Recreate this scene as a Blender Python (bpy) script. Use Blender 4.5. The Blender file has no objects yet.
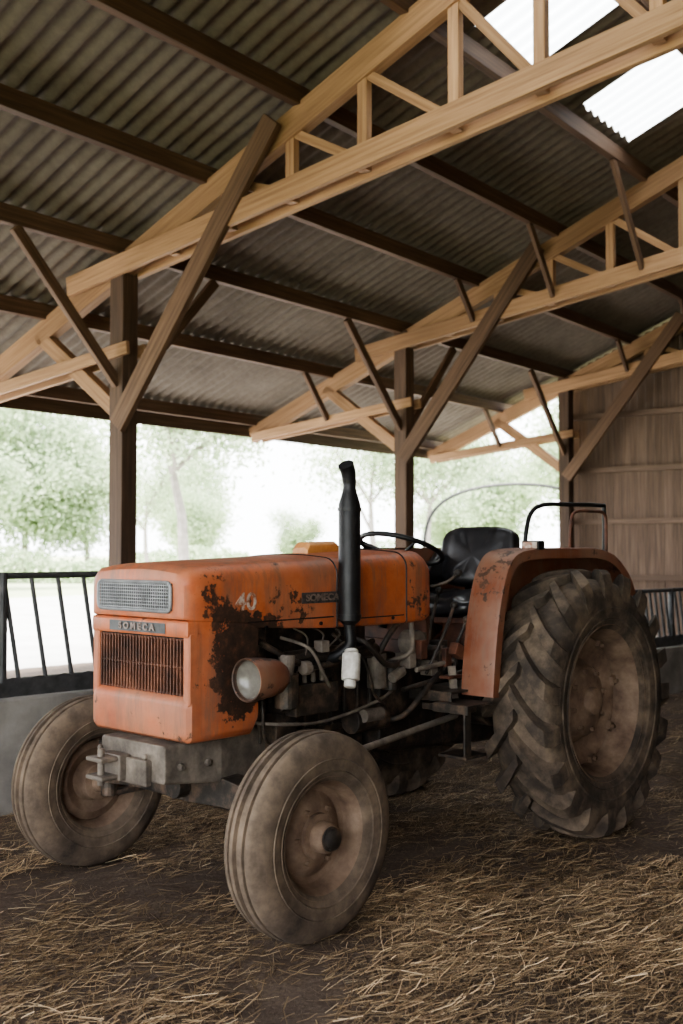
import bpy, bmesh, math, random
from math import sin, cos, pi, radians, sqrt, atan2
from mathutils import Vector, Matrix, noise
random.seed(7)
scene = bpy.context.scene
COL = scene.collection

# ------------------------------------------------------------ materials
def newmat(name):
    m = bpy.data.materials.new(name); m.use_nodes = True
    nt = m.node_tree; nt.nodes.clear()
    out = nt.nodes.new('ShaderNodeOutputMaterial')
    b = nt.nodes.new('ShaderNodeBsdfPrincipled')
    nt.links.new(b.outputs[0], out.inputs[0])
    return m, nt, b
def N(nt, t, **kw):
    n = nt.nodes.new(t)
    for k, v in kw.items(): setattr(n, k, v)
    return n
def ramp(nt, stops):
    r = nt.nodes.new('ShaderNodeValToRGB')
    el = r.color_ramp.elements
    while len(el) < len(stops): el.new(0.5)
    for e, (p, c) in zip(el, stops):
        e.position = p; e.color = (*c, 1) if len(c) == 3 else c
    return r
def tex(nt, scale, detail=6, rough=0.6, coord='Object', mapscale=None):
    tc = nt.nodes.new('ShaderNodeTexCoord')
    n = nt.nodes.new('ShaderNodeTexNoise')
    n.inputs['Scale'].default_value = scale
    n.inputs['Detail'].default_value = detail
    n.inputs['Roughness'].default_value = rough
    if mapscale:
        mp = nt.nodes.new('ShaderNodeMapping'); mp.inputs['Scale'].default_value = mapscale
        nt.links.new(tc.outputs[coord], mp.inputs[0]); nt.links.new(mp.outputs[0], n.inputs['Vector'])
    else:
        nt.links.new(tc.outputs[coord], n.inputs['Vector'])
    return n
def bump(nt, b, src, strength=0.3, dist=0.01):
    bp = nt.nodes.new('ShaderNodeBump'); bp.inputs['Strength'].default_value = strength
    bp.inputs['Distance'].default_value = dist
    nt.links.new(src, bp.inputs['Height']); nt.links.new(bp.outputs[0], b.inputs['Normal'])
def mottled(name, stops, scale=6, rough=0.7, metallic=0.0, bmp=0.2, coord='Object', detail=8, mapscale=None, bdist=0.01):
    m, nt, b = newmat(name)
    n = tex(nt, scale, detail, 0.65, coord, mapscale)
    r = ramp(nt, stops)
    nt.links.new(n.outputs['Fac'], r.inputs[0]); nt.links.new(r.outputs[0], b.inputs['Base Color'])
    b.inputs['Roughness'].default_value = rough; b.inputs['Metallic'].default_value = metallic
    if bmp: bump(nt, b, n.outputs['Fac'], bmp, bdist)
    return m
def wood(name, c1, c2, c3):
    m, nt, b = newmat(name)
    n1 = tex(nt, 1.0, 8, 0.6, 'UV', (1.2, 30, 1))
    n2 = tex(nt, 1.0, 2, 0.5, 'UV', (0.25, 0.8, 1))
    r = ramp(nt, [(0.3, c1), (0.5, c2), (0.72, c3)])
    nt.links.new(n1.outputs['Fac'], r.inputs[0])
    r2 = ramp(nt, [(0.3, (0.6, 0.55, 0.5)), (0.7, (1.12, 1.08, 1.05))])
    nt.links.new(n2.outputs['Fac'], r2.inputs[0])
    mx = N(nt, 'ShaderNodeMixRGB', blend_type='MULTIPLY'); mx.inputs[0].default_value = 1
    nt.links.new(r.outputs[0], mx.inputs[1]); nt.links.new(r2.outputs[0], mx.inputs[2])
    nt.links.new(mx.outputs[0], b.inputs['Base Color'])
    b.inputs['Roughness'].default_value = 0.75
    bump(nt, b, n1.outputs['Fac'], 0.25, 0.004)
    return m
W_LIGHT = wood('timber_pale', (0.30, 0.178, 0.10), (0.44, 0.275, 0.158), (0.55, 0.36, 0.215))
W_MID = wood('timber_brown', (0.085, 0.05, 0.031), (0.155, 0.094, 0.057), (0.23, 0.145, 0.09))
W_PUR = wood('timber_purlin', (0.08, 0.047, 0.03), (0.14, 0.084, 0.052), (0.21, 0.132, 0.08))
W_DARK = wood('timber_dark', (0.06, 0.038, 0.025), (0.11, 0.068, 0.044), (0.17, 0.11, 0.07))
W_CLAD = wood('cladding', (0.11, 0.075, 0.055), (0.18, 0.125, 0.092), (0.26, 0.185, 0.135))

def paint_mat(name='worn_orange_paint', k=1.0, dustamt=0.6, rustk=0.0):
    m, nt, b = newmat(name)
    n1 = tex(nt, 5, 8, 0.7); n2 = tex(nt, 22, 8, 0.7); n3 = tex(nt, 2.2, 4, 0.6)
    n4 = tex(nt, 1.0, 7, 0.75, 'Object', (18, 18, 2.6))
    base = ramp(nt, [(0.3, (0.34*k, 0.078*k, 0.030*k)), (0.5, (0.50*k, 0.130*k, 0.046*k)), (0.7, (0.56*k, 0.19*k, 0.085*k))])
    nt.links.new(n1.outputs['Fac'], base.inputs[0])
    dust = ramp(nt, [(0.40, (0.05,) * 3), (0.68, (dustamt,) * 3)])
    nt.links.new(n3.outputs['Fac'], dust.inputs[0])
    mx1 = N(nt, 'ShaderNodeMixRGB'); nt.links.new(dust.outputs[0], mx1.inputs[0])
    nt.links.new(base.outputs[0], mx1.inputs[1]); mx1.inputs[2].default_value = (0.27, 0.165, 0.115, 1)
    st = ramp(nt, [(0.48, (0, 0, 0)), (0.64, (0.70,) * 3)]); nt.links.new(n4.outputs['Fac'], st.inputs[0])
    mx1b = N(nt, 'ShaderNodeMixRGB'); nt.links.new(st.outputs[0], mx1b.inputs[0]); nt.links.new(mx1.outputs[0], mx1b.inputs[1]); mx1b.inputs[2].default_value = (0.19, 0.11, 0.078, 1)
    tc = nt.nodes.new('ShaderNodeTexCoord')
    def spot(p, rad, amt):
        vm = N(nt, 'ShaderNodeVectorMath', operation='DISTANCE'); vm.inputs[1].default_value = p
        nt.links.new(tc.outputs['Object'], vm.inputs[0])
        mr = nt.nodes.new('ShaderNodeMapRange'); mr.inputs['From Min'].default_value = 0
        mr.inputs['From Max'].default_value = rad; mr.inputs['To Min'].default_value = amt; mr.inputs['To Max'].default_value = 0
        nt.links.new(vm.outputs['Value'], mr.inputs['Value']); return mr.outputs[0]
    s = None
    for p, rad, amt in [((-0.03, -0.32, 1.04), 0.28, 0.20), ((-0.0, -0.32, 1.13), 0.22, 0.15), ((-.10, -.32, .90), .22, .12), ((0.25, -0.32, 1.18), 0.22, 0.13), ((-0.19, -0.32, 1.30), 0.14, 0.15), ((-.1,-.32,1.40),.2,.06),
                        ((1.1, -0.3, 1.2), 0.2, 0.07), ((.6, -.3, 1.44), .3, .06), ((1.2, -.25, 1.42), .2, .06), ((1.42, -0.6, 1.35), 0.4, 0.08), ((2.5, -.6, 1.45), .4, .07), ((-.28, .25, .85), .2, .06), ((-.28,-.28,.80),.2,.06)]:
        o = spot(p, rad, amt)
        if s is None: s = o
        else:
            a = N(nt, 'ShaderNodeMath', operation='ADD'); nt.links.new(s, a.inputs[0]); nt.links.new(o, a.inputs[1]); s = a.outputs[0]
    mixn = N(nt, 'ShaderNodeMath', operation='MULTIPLY_ADD'); nt.links.new(n2.outputs['Fac'], mixn.inputs[0]); mixn.inputs[1].default_value = 0.4
    half = N(nt, 'ShaderNodeMath', operation='MULTIPLY_ADD'); nt.links.new(n1.outputs['Fac'], half.inputs[0]); half.inputs[1].default_value = 0.6; half.inputs[2].default_value = rustk
    nt.links.new(half.outputs[0], mixn.inputs[2])
    a = N(nt, 'ShaderNodeMath', operation='ADD'); nt.links.new(mixn.outputs[0], a.inputs[0]); nt.links.new(s, a.inputs[1])
    peel = ramp(nt, [(0.61, (0, 0, 0)), (0.635, (1, 1, 1))])
    nt.links.new(a.outputs[0], peel.inputs[0])
    rust = ramp(nt, [(0.35, (0.022, 0.016, 0.013)), (0.55, (0.055, 0.03, 0.021)), (0.68, (0.13, 0.06, 0.034))])
    nt.links.new(n2.outputs['Fac'], rust.inputs[0])
    mx2 = N(nt, 'ShaderNodeMixRGB'); nt.links.new(peel.outputs[0], mx2.inputs[0])
    nt.links.new(mx1b.outputs[0], mx2.inputs[1]); nt.links.new(rust.outputs[0], mx2.inputs[2])
    nt.links.new(mx2.outputs[0], b.inputs['Base Color'])
    b.inputs['Roughness'].default_value = 0.5
    bump(nt, b, a.outputs[0], 0.12, 0.004)
    return m
PAINT = paint_mat()
PAINT_OLD = paint_mat('faded_fender_paint', 0.38, 0.8, 0.02)
RUSTRED = mottled('rusty_red_paint', [(0.35, (0.045, 0.02, 0.014)), (0.5, (0.11, 0.042, 0.024)), (0.68, (0.21, 0.085, 0.048))], 7, 0.65)
GREASE = mottled('greasy_iron', [(0.3, (0.014, 0.012, 0.011)), (0.5, (0.042, 0.035, 0.03)), (0.64, (0.13, 0.09, 0.065)), (0.75, (0.2, 0.13, 0.09))], 11, 0.5, 0.2)
IRON = mottled('cast_iron', [(0.3, (0.07, 0.058, 0.048)), (0.5, (0.16, 0.135, 0.113)), (0.7, (0.29, 0.245, 0.20))], 9, 0.7, 0.1)
BLACK = mottled('black_metal', [(0.3, (0.008, 0.008, 0.009)), (0.6, (0.02, 0.02, 0.022)), (0.75, (0.06, 0.05, 0.045))], 12, 0.45, 0.4)
CHROME = mottled('dull_grille_metal', [(0.3, (0.16, 0.165, 0.175)), (0.7, (0.36, 0.37, 0.38))], 12, 0.5, 0.5, 0.05)
VINYL = mottled('black_vinyl', [(0.3, (0.010, 0.010, 0.012)), (0.7, (0.028, 0.028, 0.032))], 14, 0.28, 0, 0.1)
WHITE = mottled('white_plastic', [(0.35, (0.45, 0.42, 0.38)), (0.6, (0.72, 0.70, 0.66))], 15, 0.5, 0, 0.05)
AMBER = mottled('amber_plastic', [(0.35, (0.45, 0.18, 0.06)), (0.6, (0.62, 0.30, 0.11))], 15, 0.4, 0, 0.05)
DECAL = mottled('faded_white_decal', [(0.42, (0.30, 0.13, 0.075)), (0.52, (0.48, 0.37, 0.31)), (0.65, (0.56, 0.5, 0.45))], 40, 0.6, 0, 0)
BADGE = mottled('tarnished_badge', [(0.35, (0.035, 0.03, 0.03)), (0.65, (0.11, 0.095, 0.09))], 40, 0.5, 0.3, 0)
BADGE2 = mottled('tarnished_letters', [(0.35, (0.12, 0.09, 0.08)), (0.65, (0.28, 0.22, 0.19))], 40, 0.5, 0.3, 0)
GLASS_DARK = mottled('lamp_glass', [(0.3, (0.10, 0.09, 0.08)), (0.7, (0.2, 0.19, 0.17))], 8, 0.2, 0, 0)
DARKVOID = mottled('grille_recess_shade', [(0.3, (0.006, 0.005, 0.005)), (0.7, (0.02, 0.016, 0.014))], 20, 0.8, 0, 0)  # near-black panels behind the bars, recess shade put into the colour
RUBBER = mottled('dusty_rubber', [(0.28, (0.048, 0.036, 0.028)), (0.46, (0.11, 0.082, 0.061)), (0.6, (0.175, 0.13, 0.094)), (0.74, (0.24, 0.18, 0.13))], 7, 0.88, 0, 0.3)
RUBBER_R = mottled('muddy_tractor_rubber', [(0.28, (0.025, 0.02, 0.017)), (0.45, (0.063, 0.048, 0.037)), (0.57, (0.13, 0.097, 0.07)), (0.72, (0.21, 0.155, 0.108))], 6, 0.9, 0, 0.5)
RIM = mottled('muddy_rim', [(0.3, (0.085, 0.052, 0.037)), (0.5, (0.19, 0.128, 0.09)), (0.7, (0.30, 0.22, 0.16))], 7, 0.8)
CONC = mottled('concrete', [(0.3, (0.14, 0.13, 0.12)), (0.55, (0.24, 0.225, 0.205)), (0.75, (0.33, 0.31, 0.285))], 3, 0.9, 0, 0.2)
GALV = mottled('galvanised_steel', [(0.3, (0.04, 0.042, 0.045)), (0.7, (0.11, 0.112, 0.115))], 10, 0.5, 0.4, 0.05)
def sheet_mat():
    m, nt, b = newmat('fibre_cement')
    n = tex(nt, 0.9, 8, 0.7); n2 = tex(nt, 14, 6, 0.7)
    r = ramp(nt, [(0.3, (0.11, 0.09, 0.073)), (0.5, (0.185, 0.155, 0.128)), (0.72, (0.27, 0.235, 0.198))])
    mx = N(nt, 'ShaderNodeMath', operation='MULTIPLY_ADD'); mx.inputs[1].default_value = 0.35
    h = N(nt, 'ShaderNodeMath', operation='MULTIPLY'); h.inputs[1].default_value = 0.65
    nt.links.new(n.outputs['Fac'], h.inputs[0]); nt.links.new(n2.outputs['Fac'], mx.inputs[0]); nt.links.new(h.outputs[0], mx.inputs[2])
    nt.links.new(mx.outputs[0], r.inputs[0]); nt.links.new(r.outputs[0], b.inputs['Base Color'])
    b.inputs['Roughness'].default_value = 0.9
    return m
SHEET = sheet_mat()
def skylight_mat():
    m = bpy.data.materials.new('translucent_sheet'); m.use_nodes = True; nt = m.node_tree; nt.nodes.clear()
    o = nt.nodes.new('ShaderNodeOutputMaterial'); t = nt.nodes.new('ShaderNodeBsdfTranslucent')
    t.inputs[0].default_value = (0.66, 0.69, 0.71, 1); nt.links.new(t.outputs[0], o.inputs[0]); return m
SKYL = skylight_mat()

# ------------------------------------------------------------ mesh helpers
def link(ob, parent=None):
    COL.objects.link(ob)
    if parent: ob.parent = parent
    return ob
def empty(name, loc=(0, 0, 0), rotz=0, parent=None):
    e = bpy.data.objects.new(name, None); e.location = loc; e.rotation_euler = (0, 0, rotz)
    e.empty_display_size = 0.2
    return link(e, parent)
def bm_obj(name, bm, mats, parent=None, smooth=False, bevel=0, bseg=2, recalc=True):
    if recalc: bmesh.ops.recalc_face_normals(bm, faces=bm.faces)
    me = bpy.data.meshes.new(name); bm.to_mesh(me); bm.free()
    for m in (mats if isinstance(mats, (list, tuple)) else [mats]): me.materials.append(m)
    if smooth:
        for p in me.polygons: p.use_smooth = True
    ob = bpy.data.objects.new(name, me); link(ob, parent)
    if bevel:
        bv = ob.modifiers.new('bevel', 'BEVEL'); bv.width = bevel; bv.segments = bseg; bv.limit_method = 'ANGLE'
        bv.angle_limit = radians(40)
    return ob
def auto_smooth(ob, ang=40):
    me = ob.data
    for p in me.polygons: p.use_smooth = True
    bm = bmesh.new(); bm.from_mesh(me)
    for e in bm.edges:
        if len(e.link_faces) == 2 and e.calc_face_angle(0) > radians(ang): e.smooth = False
    bm.to_mesh(me); bm.free()
def beam(bm, p0, p1, w, h, up=Vector((0, 0, 1)), mi=0, ext=0.0):
    uvl = bm.loops.layers.uv.verify()
    p0 = Vector(p0); p1 = Vector(p1); ax = (p1 - p0); L = ax.length; ax.normalize()
    p0 = p0 - ax * ext; p1 = p1 + ax * ext; L += 2 * ext
    side = ax.cross(up)
    if side.length < 1e-4: side = ax.cross(Vector((1, 0, 0)))
    side.normalize(); u = side.cross(ax).normalized()
    vs = []
    for p in (p0, p1):
        for a, b in ((-1, -1), (1, -1), (1, 1), (-1, 1)):
            vs.append(bm.verts.new(p + side * (a * w / 2) + u * (b * h / 2)))
    ou, ov = random.uniform(0, 60), random.uniform(0, 60)
    def face(idx, uvs):
        f = bm.faces.new([vs[i] for i in idx]); f.material_index = mi
        for l, (x, y) in zip(f.loops, uvs): l[uvl].uv = (ou + x, ov + y)
    d = (w, h, w, h); acc = 0
    for i in range(4):
        j = (i + 1) % 4; k = d[i]
        face((i, j, 4 + j, 4 + i), ((0, acc), (0, acc + k), (L, acc + k), (L, acc))); acc += k
    face((3, 2, 1, 0), ((0, 0), (0, w), (h * .1, w), (h * .1, 0)))
    face((4, 5, 6, 7), ((0, 0), (0, w), (h * .1, w), (h * .1, 0)))
def cyl(bm, p0, p1, r0, r1=None, n=16, mi=0, caps=True):
    r1 = r0 if r1 is None else r1
    p0 = Vector(p0); p1 = Vector(p1); ax = (p1 - p0).normalized()
    s = ax.cross(Vector((0, 0, 1)))
    if s.length < 1e-3: s = ax.cross(Vector((1, 0, 0)))
    s.normalize(); t = ax.cross(s)
    a = [bm.verts.new(p0 + (s * cos(2 * pi * i / n) + t * sin(2 * pi * i / n)) * r0) for i in range(n)]
    b = [bm.verts.new(p1 + (s * cos(2 * pi * i / n) + t * sin(2 * pi * i / n)) * r1) for i in range(n)]
    for i in range(n):
        j = (i + 1) % n
        f = bm.faces.new((a[i], a[j], b[j], b[i])); f.material_index = mi
    if caps:
        bm.faces.new(a).material_index = mi; bm.faces.new(b[::-1]).material_index = mi
def tube(bm, pts, r, n=10, mi=0, closed=False):
    pts = [Vector(p) for p in pts]; rings = []; m = len(pts); prev = None
    for i, p in enumerate(pts):
        if closed: t = pts[(i + 1) % m] - pts[i - 1]
        else: t = pts[min(i + 1, m - 1)] - pts[max(i - 1, 0)]
        t.normalize()
        if prev is None:
            s = t.cross(Vector((0, 0, 1)))
            if s.length < 1e-3: s = t.cross(Vector((1, 0, 0)))
        else: s = prev - t * prev.dot(t)
        s.normalize(); prev = s; q = t.cross(s)
        rr = r[i] if isinstance(r, (list, tuple)) else r
        rings.append([bm.verts.new(p + (s * cos(2 * pi * k / n) + q * sin(2 * pi * k / n)) * rr) for k in range(n)])
    for i in range(m if closed else m - 1):
        A, B = rings[i], rings[(i + 1) % m]
        for k in range(n):
            j = (k + 1) % n
            bm.faces.new((A[k], A[j], B[j], B[k])).material_index = mi
    if not closed:
        bm.faces.new(rings[0]).material_index = mi; bm.faces.new(rings[-1][::-1]).material_index = mi
def smoothpath(pts, sub=6):
    pts = [Vector(p) for p in pts]; out = []
    P = [pts[0]] + pts + [pts[-1]]
    for i in range(1, len(P) - 2):
        for k in range(sub):
            t = k / sub; a, b, c, d = P[i - 1], P[i], P[i + 1], P[i + 2]
            out.append(0.5 * ((2 * b) + (c - a) * t + (2 * a - 5 * b + 4 * c - d) * t * t + (3 * b - a - 3 * c + d) * t ** 3))
    out.append(pts[-1]); return out
def boxb(bm, c, s, mi=0, rot=None):
    c = Vector(c); vs = []
    for x in (-.5, .5):
        for y in (-.5, .5):
            for z in (-.5, .5):
                v = Vector((x * s[0], y * s[1], z * s[2]))
                if rot is not None: v = rot @ v
                vs.append(bm.verts.new(c + v))
    for f in ((0, 1, 3, 2), (4, 6, 7, 5), (0, 4, 5, 1), (2, 3, 7, 6), (0, 2, 6, 4), (1, 5, 7, 3)):
        bm.faces.new([vs[i] for i in f]).material_index = mi
def lathe(bm, prof, n=48, axis_c=(0, 0, 0), mi=0, sgn=1):
    rings = []
    for r, y in prof:
        if r < 1e-5: rings.append([bm.verts.new((axis_c[0], axis_c[1] + y * sgn, axis_c[2]))] * n)
        else: rings.append([bm.verts.new((axis_c[0] + r * cos(2 * pi * k / n), axis_c[1] + y * sgn, axis_c[2] + r * sin(2 * pi * k / n))) for k in range(n)])
    for A, B in zip(rings[:-1], rings[1:]):
        for k in range(n):
            j = (k + 1) % n
            vs = []
            for v in (A[k], A[j], B[j], B[k]):
                if v not in vs: vs.append(v)
            if len(vs) > 2:
                bm.faces.new(vs).material_index = mi
def loft(bm, loops, mi=0, cap=True):
    R = [[bm.verts.new(p) for p in L] for L in loops]
    for A, B in zip(R[:-1], R[1:]):
        n = len(A)
        for k in range(n):
            j = (k + 1) % n; bm.faces.new((A[k], A[j], B[j], B[k])).material_index = mi
    if cap:
        bm.faces.new(R[0]).material_index = mi; bm.faces.new(R[-1][::-1]).material_index = mi
def rrect(x, hw, z0, z1, rt=0.05, rb=0.01, crown=0.0, n=5):
    pts = []
    for cy, cz, r, a0 in ((hw - rt, z1 - rt, rt, 0), (-hw + rt, z1 - rt, rt, 90), (-hw + rb, z0 + rb, rb, 180), (hw - rb, z0 + rb, rb, 270)):
        for i in range(n + 1):
            a = radians(a0 + 90 * i / n)
            pts.append([x, cy + r * cos(a), cz + r * sin(a)])
        if a0 == 0 and crown:
            for i in range(1, 8):
                t = i / 8; pts.append([x, (hw - rt) * (1 - 2 * t), z1])
    if crown:
        for p in pts:
            if p[2] > z1 - rt: p[2] += crown * (1 - (p[1] / hw) ** 2)
    return pts

# ------------------------------------------------------------ camera
cam = bpy.data.cameras.new('camera'); camo = bpy.data.objects.new('camera', cam); link(camo)
F_PX = 1060.0
cam.sensor_fit = 'VERTICAL'; cam.sensor_height = 36.0; cam.lens = 36.0 * F_PX / 1024
camo.location = (0, 0, 1.5); camo.rotation_euler = (radians(90 + 1.95), 0, 0)
cam.clip_end = 500
cam.dof.use_dof = True; cam.dof.focus_distance = 4.5; cam.dof.aperture_fstop = 2.8
scene.camera = camo

# ------------------------------------------------------------ barn
TH = radians(38)
D = Vector((sin(TH), cos(TH), 0)); Pd = Vector((cos(TH), -sin(TH), 0)); P1 = Vector((-2.21, 10.7, 0))
def B(a, s, z): return P1 + D * a + Pd * s + Vector((0, 0, z))
M = 0.395; RID = 6.5; SW = 2 * RID
def zr(s, off=0.0):
    s2 = s if s <= RID else SW - s
    return 4.36 + M * s2 + off
BAYS = [-10, -5, 0, 5, 10]
FR = empty('timber_barn_frame')
for ai, a in enumerate(BAYS):
    for s0 in (0, SW):
        bm = bmesh.new()
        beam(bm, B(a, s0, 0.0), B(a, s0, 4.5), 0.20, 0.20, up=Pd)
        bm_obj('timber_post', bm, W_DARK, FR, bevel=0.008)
    bm = bmesh.new()
    for mir in (0, 1):
        def T(s, z, oa=0.0):
            return B(a + oa, SW - s if mir else s, z)
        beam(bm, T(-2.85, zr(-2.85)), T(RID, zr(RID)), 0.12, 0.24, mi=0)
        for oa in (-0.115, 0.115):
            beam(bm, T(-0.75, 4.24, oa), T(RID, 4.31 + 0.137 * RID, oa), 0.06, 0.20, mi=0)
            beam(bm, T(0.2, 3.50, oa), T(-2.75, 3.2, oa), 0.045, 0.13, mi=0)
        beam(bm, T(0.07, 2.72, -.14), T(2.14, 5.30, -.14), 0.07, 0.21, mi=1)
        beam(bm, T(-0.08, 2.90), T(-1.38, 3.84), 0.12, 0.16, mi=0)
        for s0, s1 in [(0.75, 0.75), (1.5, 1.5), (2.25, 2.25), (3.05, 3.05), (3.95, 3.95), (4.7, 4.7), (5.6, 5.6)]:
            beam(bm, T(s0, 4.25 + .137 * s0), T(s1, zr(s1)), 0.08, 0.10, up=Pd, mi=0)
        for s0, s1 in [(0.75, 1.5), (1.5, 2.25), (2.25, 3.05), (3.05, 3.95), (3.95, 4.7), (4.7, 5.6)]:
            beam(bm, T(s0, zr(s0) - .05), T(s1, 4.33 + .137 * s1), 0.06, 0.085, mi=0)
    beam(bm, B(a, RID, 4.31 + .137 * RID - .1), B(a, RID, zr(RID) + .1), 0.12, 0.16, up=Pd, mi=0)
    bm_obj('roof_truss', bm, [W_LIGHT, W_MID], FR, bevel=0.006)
    bm = bmesh.new()
    for s0 in (0, SW):
        for sg in (-1, 1):
            if not (-10 <= a + sg <= 10): continue
            beam(bm, B(a + sg * .08, s0, 3.15), B(a + sg * 1.3, s0, zr(0, 0.1)), 0.06, 0.11, mi=0)
    for sl, zl in ((1.2, 4.48), (2.35, 4.63), (-1.25, 3.36), (3.5, 4.79)):
        for s0 in (sl, SW - sl):
            if a > 0: beam(bm, B(a - .14, s0, zl), B(a - .3 - .7 * (zr(sl) - zl), s0, zr(sl, 0.12)), 0.05, 0.09, mi=0)
    bm_obj('timber_wind_brace', bm, [W_MID], FR, bevel=0.005)

A0, A1 = -10.6, 10.6
bm = bmesh.new()
PUR = [-2.75, -1.25, 0.0, 1.2, 2.35, 3.5, 4.7, 5.9]
for s in PUR:
    for ss in (s, SW - s):
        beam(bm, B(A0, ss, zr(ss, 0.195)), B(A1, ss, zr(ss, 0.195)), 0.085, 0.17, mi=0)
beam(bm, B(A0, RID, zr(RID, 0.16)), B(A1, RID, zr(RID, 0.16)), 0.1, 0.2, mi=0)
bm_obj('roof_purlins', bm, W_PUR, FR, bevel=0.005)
bm = bmesh.new()
for ss in (-2.93, SW + 2.93):
    beam(bm, B(A0, ss, zr(-2.93, 0.12)), B(A1, ss, zr(-2.93, 0.12)), 0.03, 0.2, mi=0)
bm_obj('eave_fascia_board', bm, W_DARK, FR)

def roof_strip(bm, a0, a1, s0, s1, lift, mi=0):
    per = 0.177; n = max(8, int((a1 - a0) / per * 8)); prev = None
    for i in range(n + 1):
        a = a0 + (a1 - a0) * i / n
        w = 0.026 * sin(2 * pi * a / per)
        c = [bm.verts.new(B(a, s, zr(s, 0.305 + w + (lift if k == 0 else 0.0)))) for k, s in enumerate((s0, s1))]
        if prev:
            f = bm.faces.new((prev[0], c[0], c[1], prev[1])); f.material_index = mi; f.smooth = True
        prev = c
SK = [(0.885, 1.94), (3.02, 4.25)]
bm = bmesh.new(); bs = bmesh.new()
rows = [(-3.05, -1.12), (-1.30, 0.12), (-0.06, 1.32), (1.14, 2.47), (2.29, 3.62), (3.44, 4.82), (4.64, 6.02), (5.84, 6.52)]
for k, (s0, s1) in enumerate(rows):
    for mir in (0, 1):
        q0, q1 = (SW - s0, SW - s1) if mir else (s0, s1)
        if k in (5, 6) and not mir:
            cur = A0; segs = []
            for base in (-10, -5, 0, 5):
                for x0, x1 in SK:
                    if base in (0,) or x0 > 2: segs.append((base + x0, base + x1))
            for x0, x1 in segs:
                roof_strip(bm, cur, x0 + 0.03, q0, q1, 0.009); roof_strip(bs, x0, x1, q0, q1, 0.009); cur = x1 - 0.03
            roof_strip(bm, cur, A1, q0, q1, 0.009)
        else: roof_strip(bm, A0, A1, q0, q1, 0.009)
bm_obj('corrugated_roof', bm, SHEET, recalc=False)
bm_obj('roof_skylight', bs, SKYL, recalc=False)

bm = bmesh.new(); s = 0.0
while s < SW:
    w = 0.15; sm = s + w / 2
    beam(bm, B(10.28 + random.uniform(-.006, .006), sm, 0.02), B(10.28, sm, zr(sm, 0.26)), w - 0.006, 0.025, up=D)
    s += w
for z in (1.0, 1.96, 2.85, 3.8):
    beam(bm, B(10.2, 0, z), B(10.2, SW, z), 0.1, 0.09)
bm_obj('wall_gable', bm, W_CLAD)
bm = bmesh.new(); s = 0.0
while s < SW:
    w = 0.2; sm = s + w / 2
    zb = 4.4 if 3.0 < sm < 12.6 else 0.02
    beam(bm, B(-10.5, sm, zb), B(-10.5, sm, zr(sm, 0.26)), w - 0.004, 0.025, up=D)
    s += w
bm_obj('wall_near_gable_light_block', bm, W_CLAD)  # unseen end wall added to cut interior light; its opening lets some in
bm = bmesh.new(); a = A0
while a < 10.3:
    beam(bm, B(a, SW + .16, 0.02), B(a, SW + .16, 4.3), 0.025, 0.194, up=D); a += 0.2
bm_obj('wall_right_light_block', bm, W_CLAD)  # unseen side wall added to dim light on the tractor's near side

# ------------------------------------------------------------ ground
def drift(x, y):
    return math.exp(-((x - 2.0) ** 2 / 1.4 + (y - 3.9) ** 2 / 0.45))
def fl_h(x, y):
    h = 0.018 * noise.noise(Vector((x * 1.3, y * 1.3, 0))) + 0.010 * noise.noise(Vector((x * 5, y * 5, 3)))
    h += 0.06 * drift(x, y)
    return h - 0.012
bm = bmesh.new()
NX, NY = 150, 170
vs = []
for j in range(NY + 1):
    row = []
    for i in range(NX + 1):
        a = A0 + (A1 - A0) * j / NY; s = -3.0 + (SW + 6.0) * i / NX
        p = B(a, s, 0); p.z = fl_h(p.x, p.y); row.append(bm.verts.new(p))
    vs.append(row)
for j in range(NY):
    for i in range(NX): bm.faces.new((vs[j][i], vs[j][i + 1], vs[j + 1][i + 1], vs[j + 1][i]))
m, nt, b = newmat('trodden_earth')
n1 = tex(nt, 0.9, 8, 0.65); n2 = tex(nt, 60, 8, 0.8); n3 = tex(nt, 5, 8, 0.7)
r = ramp(nt, [(0.34, (0.045, 0.031, 0.024)), (0.5, (0.115, 0.081, 0.060)), (0.66, (0.23, 0.17, 0.12))])
a1 = N(nt, 'ShaderNodeMath', operation='MULTIPLY_ADD'); a1.inputs[1].default_value = 0.5
a2 = N(nt, 'ShaderNodeMath', operation='MULTIPLY_ADD'); a2.inputs[1].default_value = 0.25
a3 = N(nt, 'ShaderNodeMath', operation='MULTIPLY'); a3.inputs[1].default_value = 0.25
nt.links.new(n1.outputs['Fac'], a3.inputs[0]); nt.links.new(n3.outputs['Fac'], a2.inputs[0]); nt.links.new(a3.outputs[0], a2.inputs[2])
nt.links.new(n2.outputs['Fac'], a1.inputs[0]); nt.links.new(a2.outputs[0], a1.inputs[2])
nt.links.new(a1.outputs[0], r.inputs[0]); nt.links.new(r.outputs[0], b.inputs['Base Color'])
b.inputs['Roughness'].default_value = 0.95
bump(nt, b, a1.outputs[0], 0.8, 0.03)
bm_obj('floor', bm, m, smooth=True)

bm = bmesh.new()
g = [bm.verts.new(p) for p in ((-120, -60, -0.06), (140, -60, -0.06), (140, 200, -0.06), (-120, 200, -0.06))]
bm.faces.new(g)
FIELD = mottled('pale_yard_and_grass', [(0.35, (0.34, 0.40, 0.22)), (0.6, (0.5, 0.53, 0.36))], 0.15, 0.95, 0, 0)
bm_obj('ground_field', bm, FIELD)
bm = bmesh.new()
f = [bm.verts.new(B(a, s, -0.05)) for a, s in ((-20, -3.0), (34, -3.0), (34, -20), (-20, -20))]; bm.faces.new(f)
YARD = mottled('pale_concrete_yard', [(0.35, (0.5, 0.49, 0.47)), (0.6, (0.62, 0.61, 0.59))], 1.0, 0.9, 0, 0)
bm_obj('concrete_yard', bm, YARD)

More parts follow.
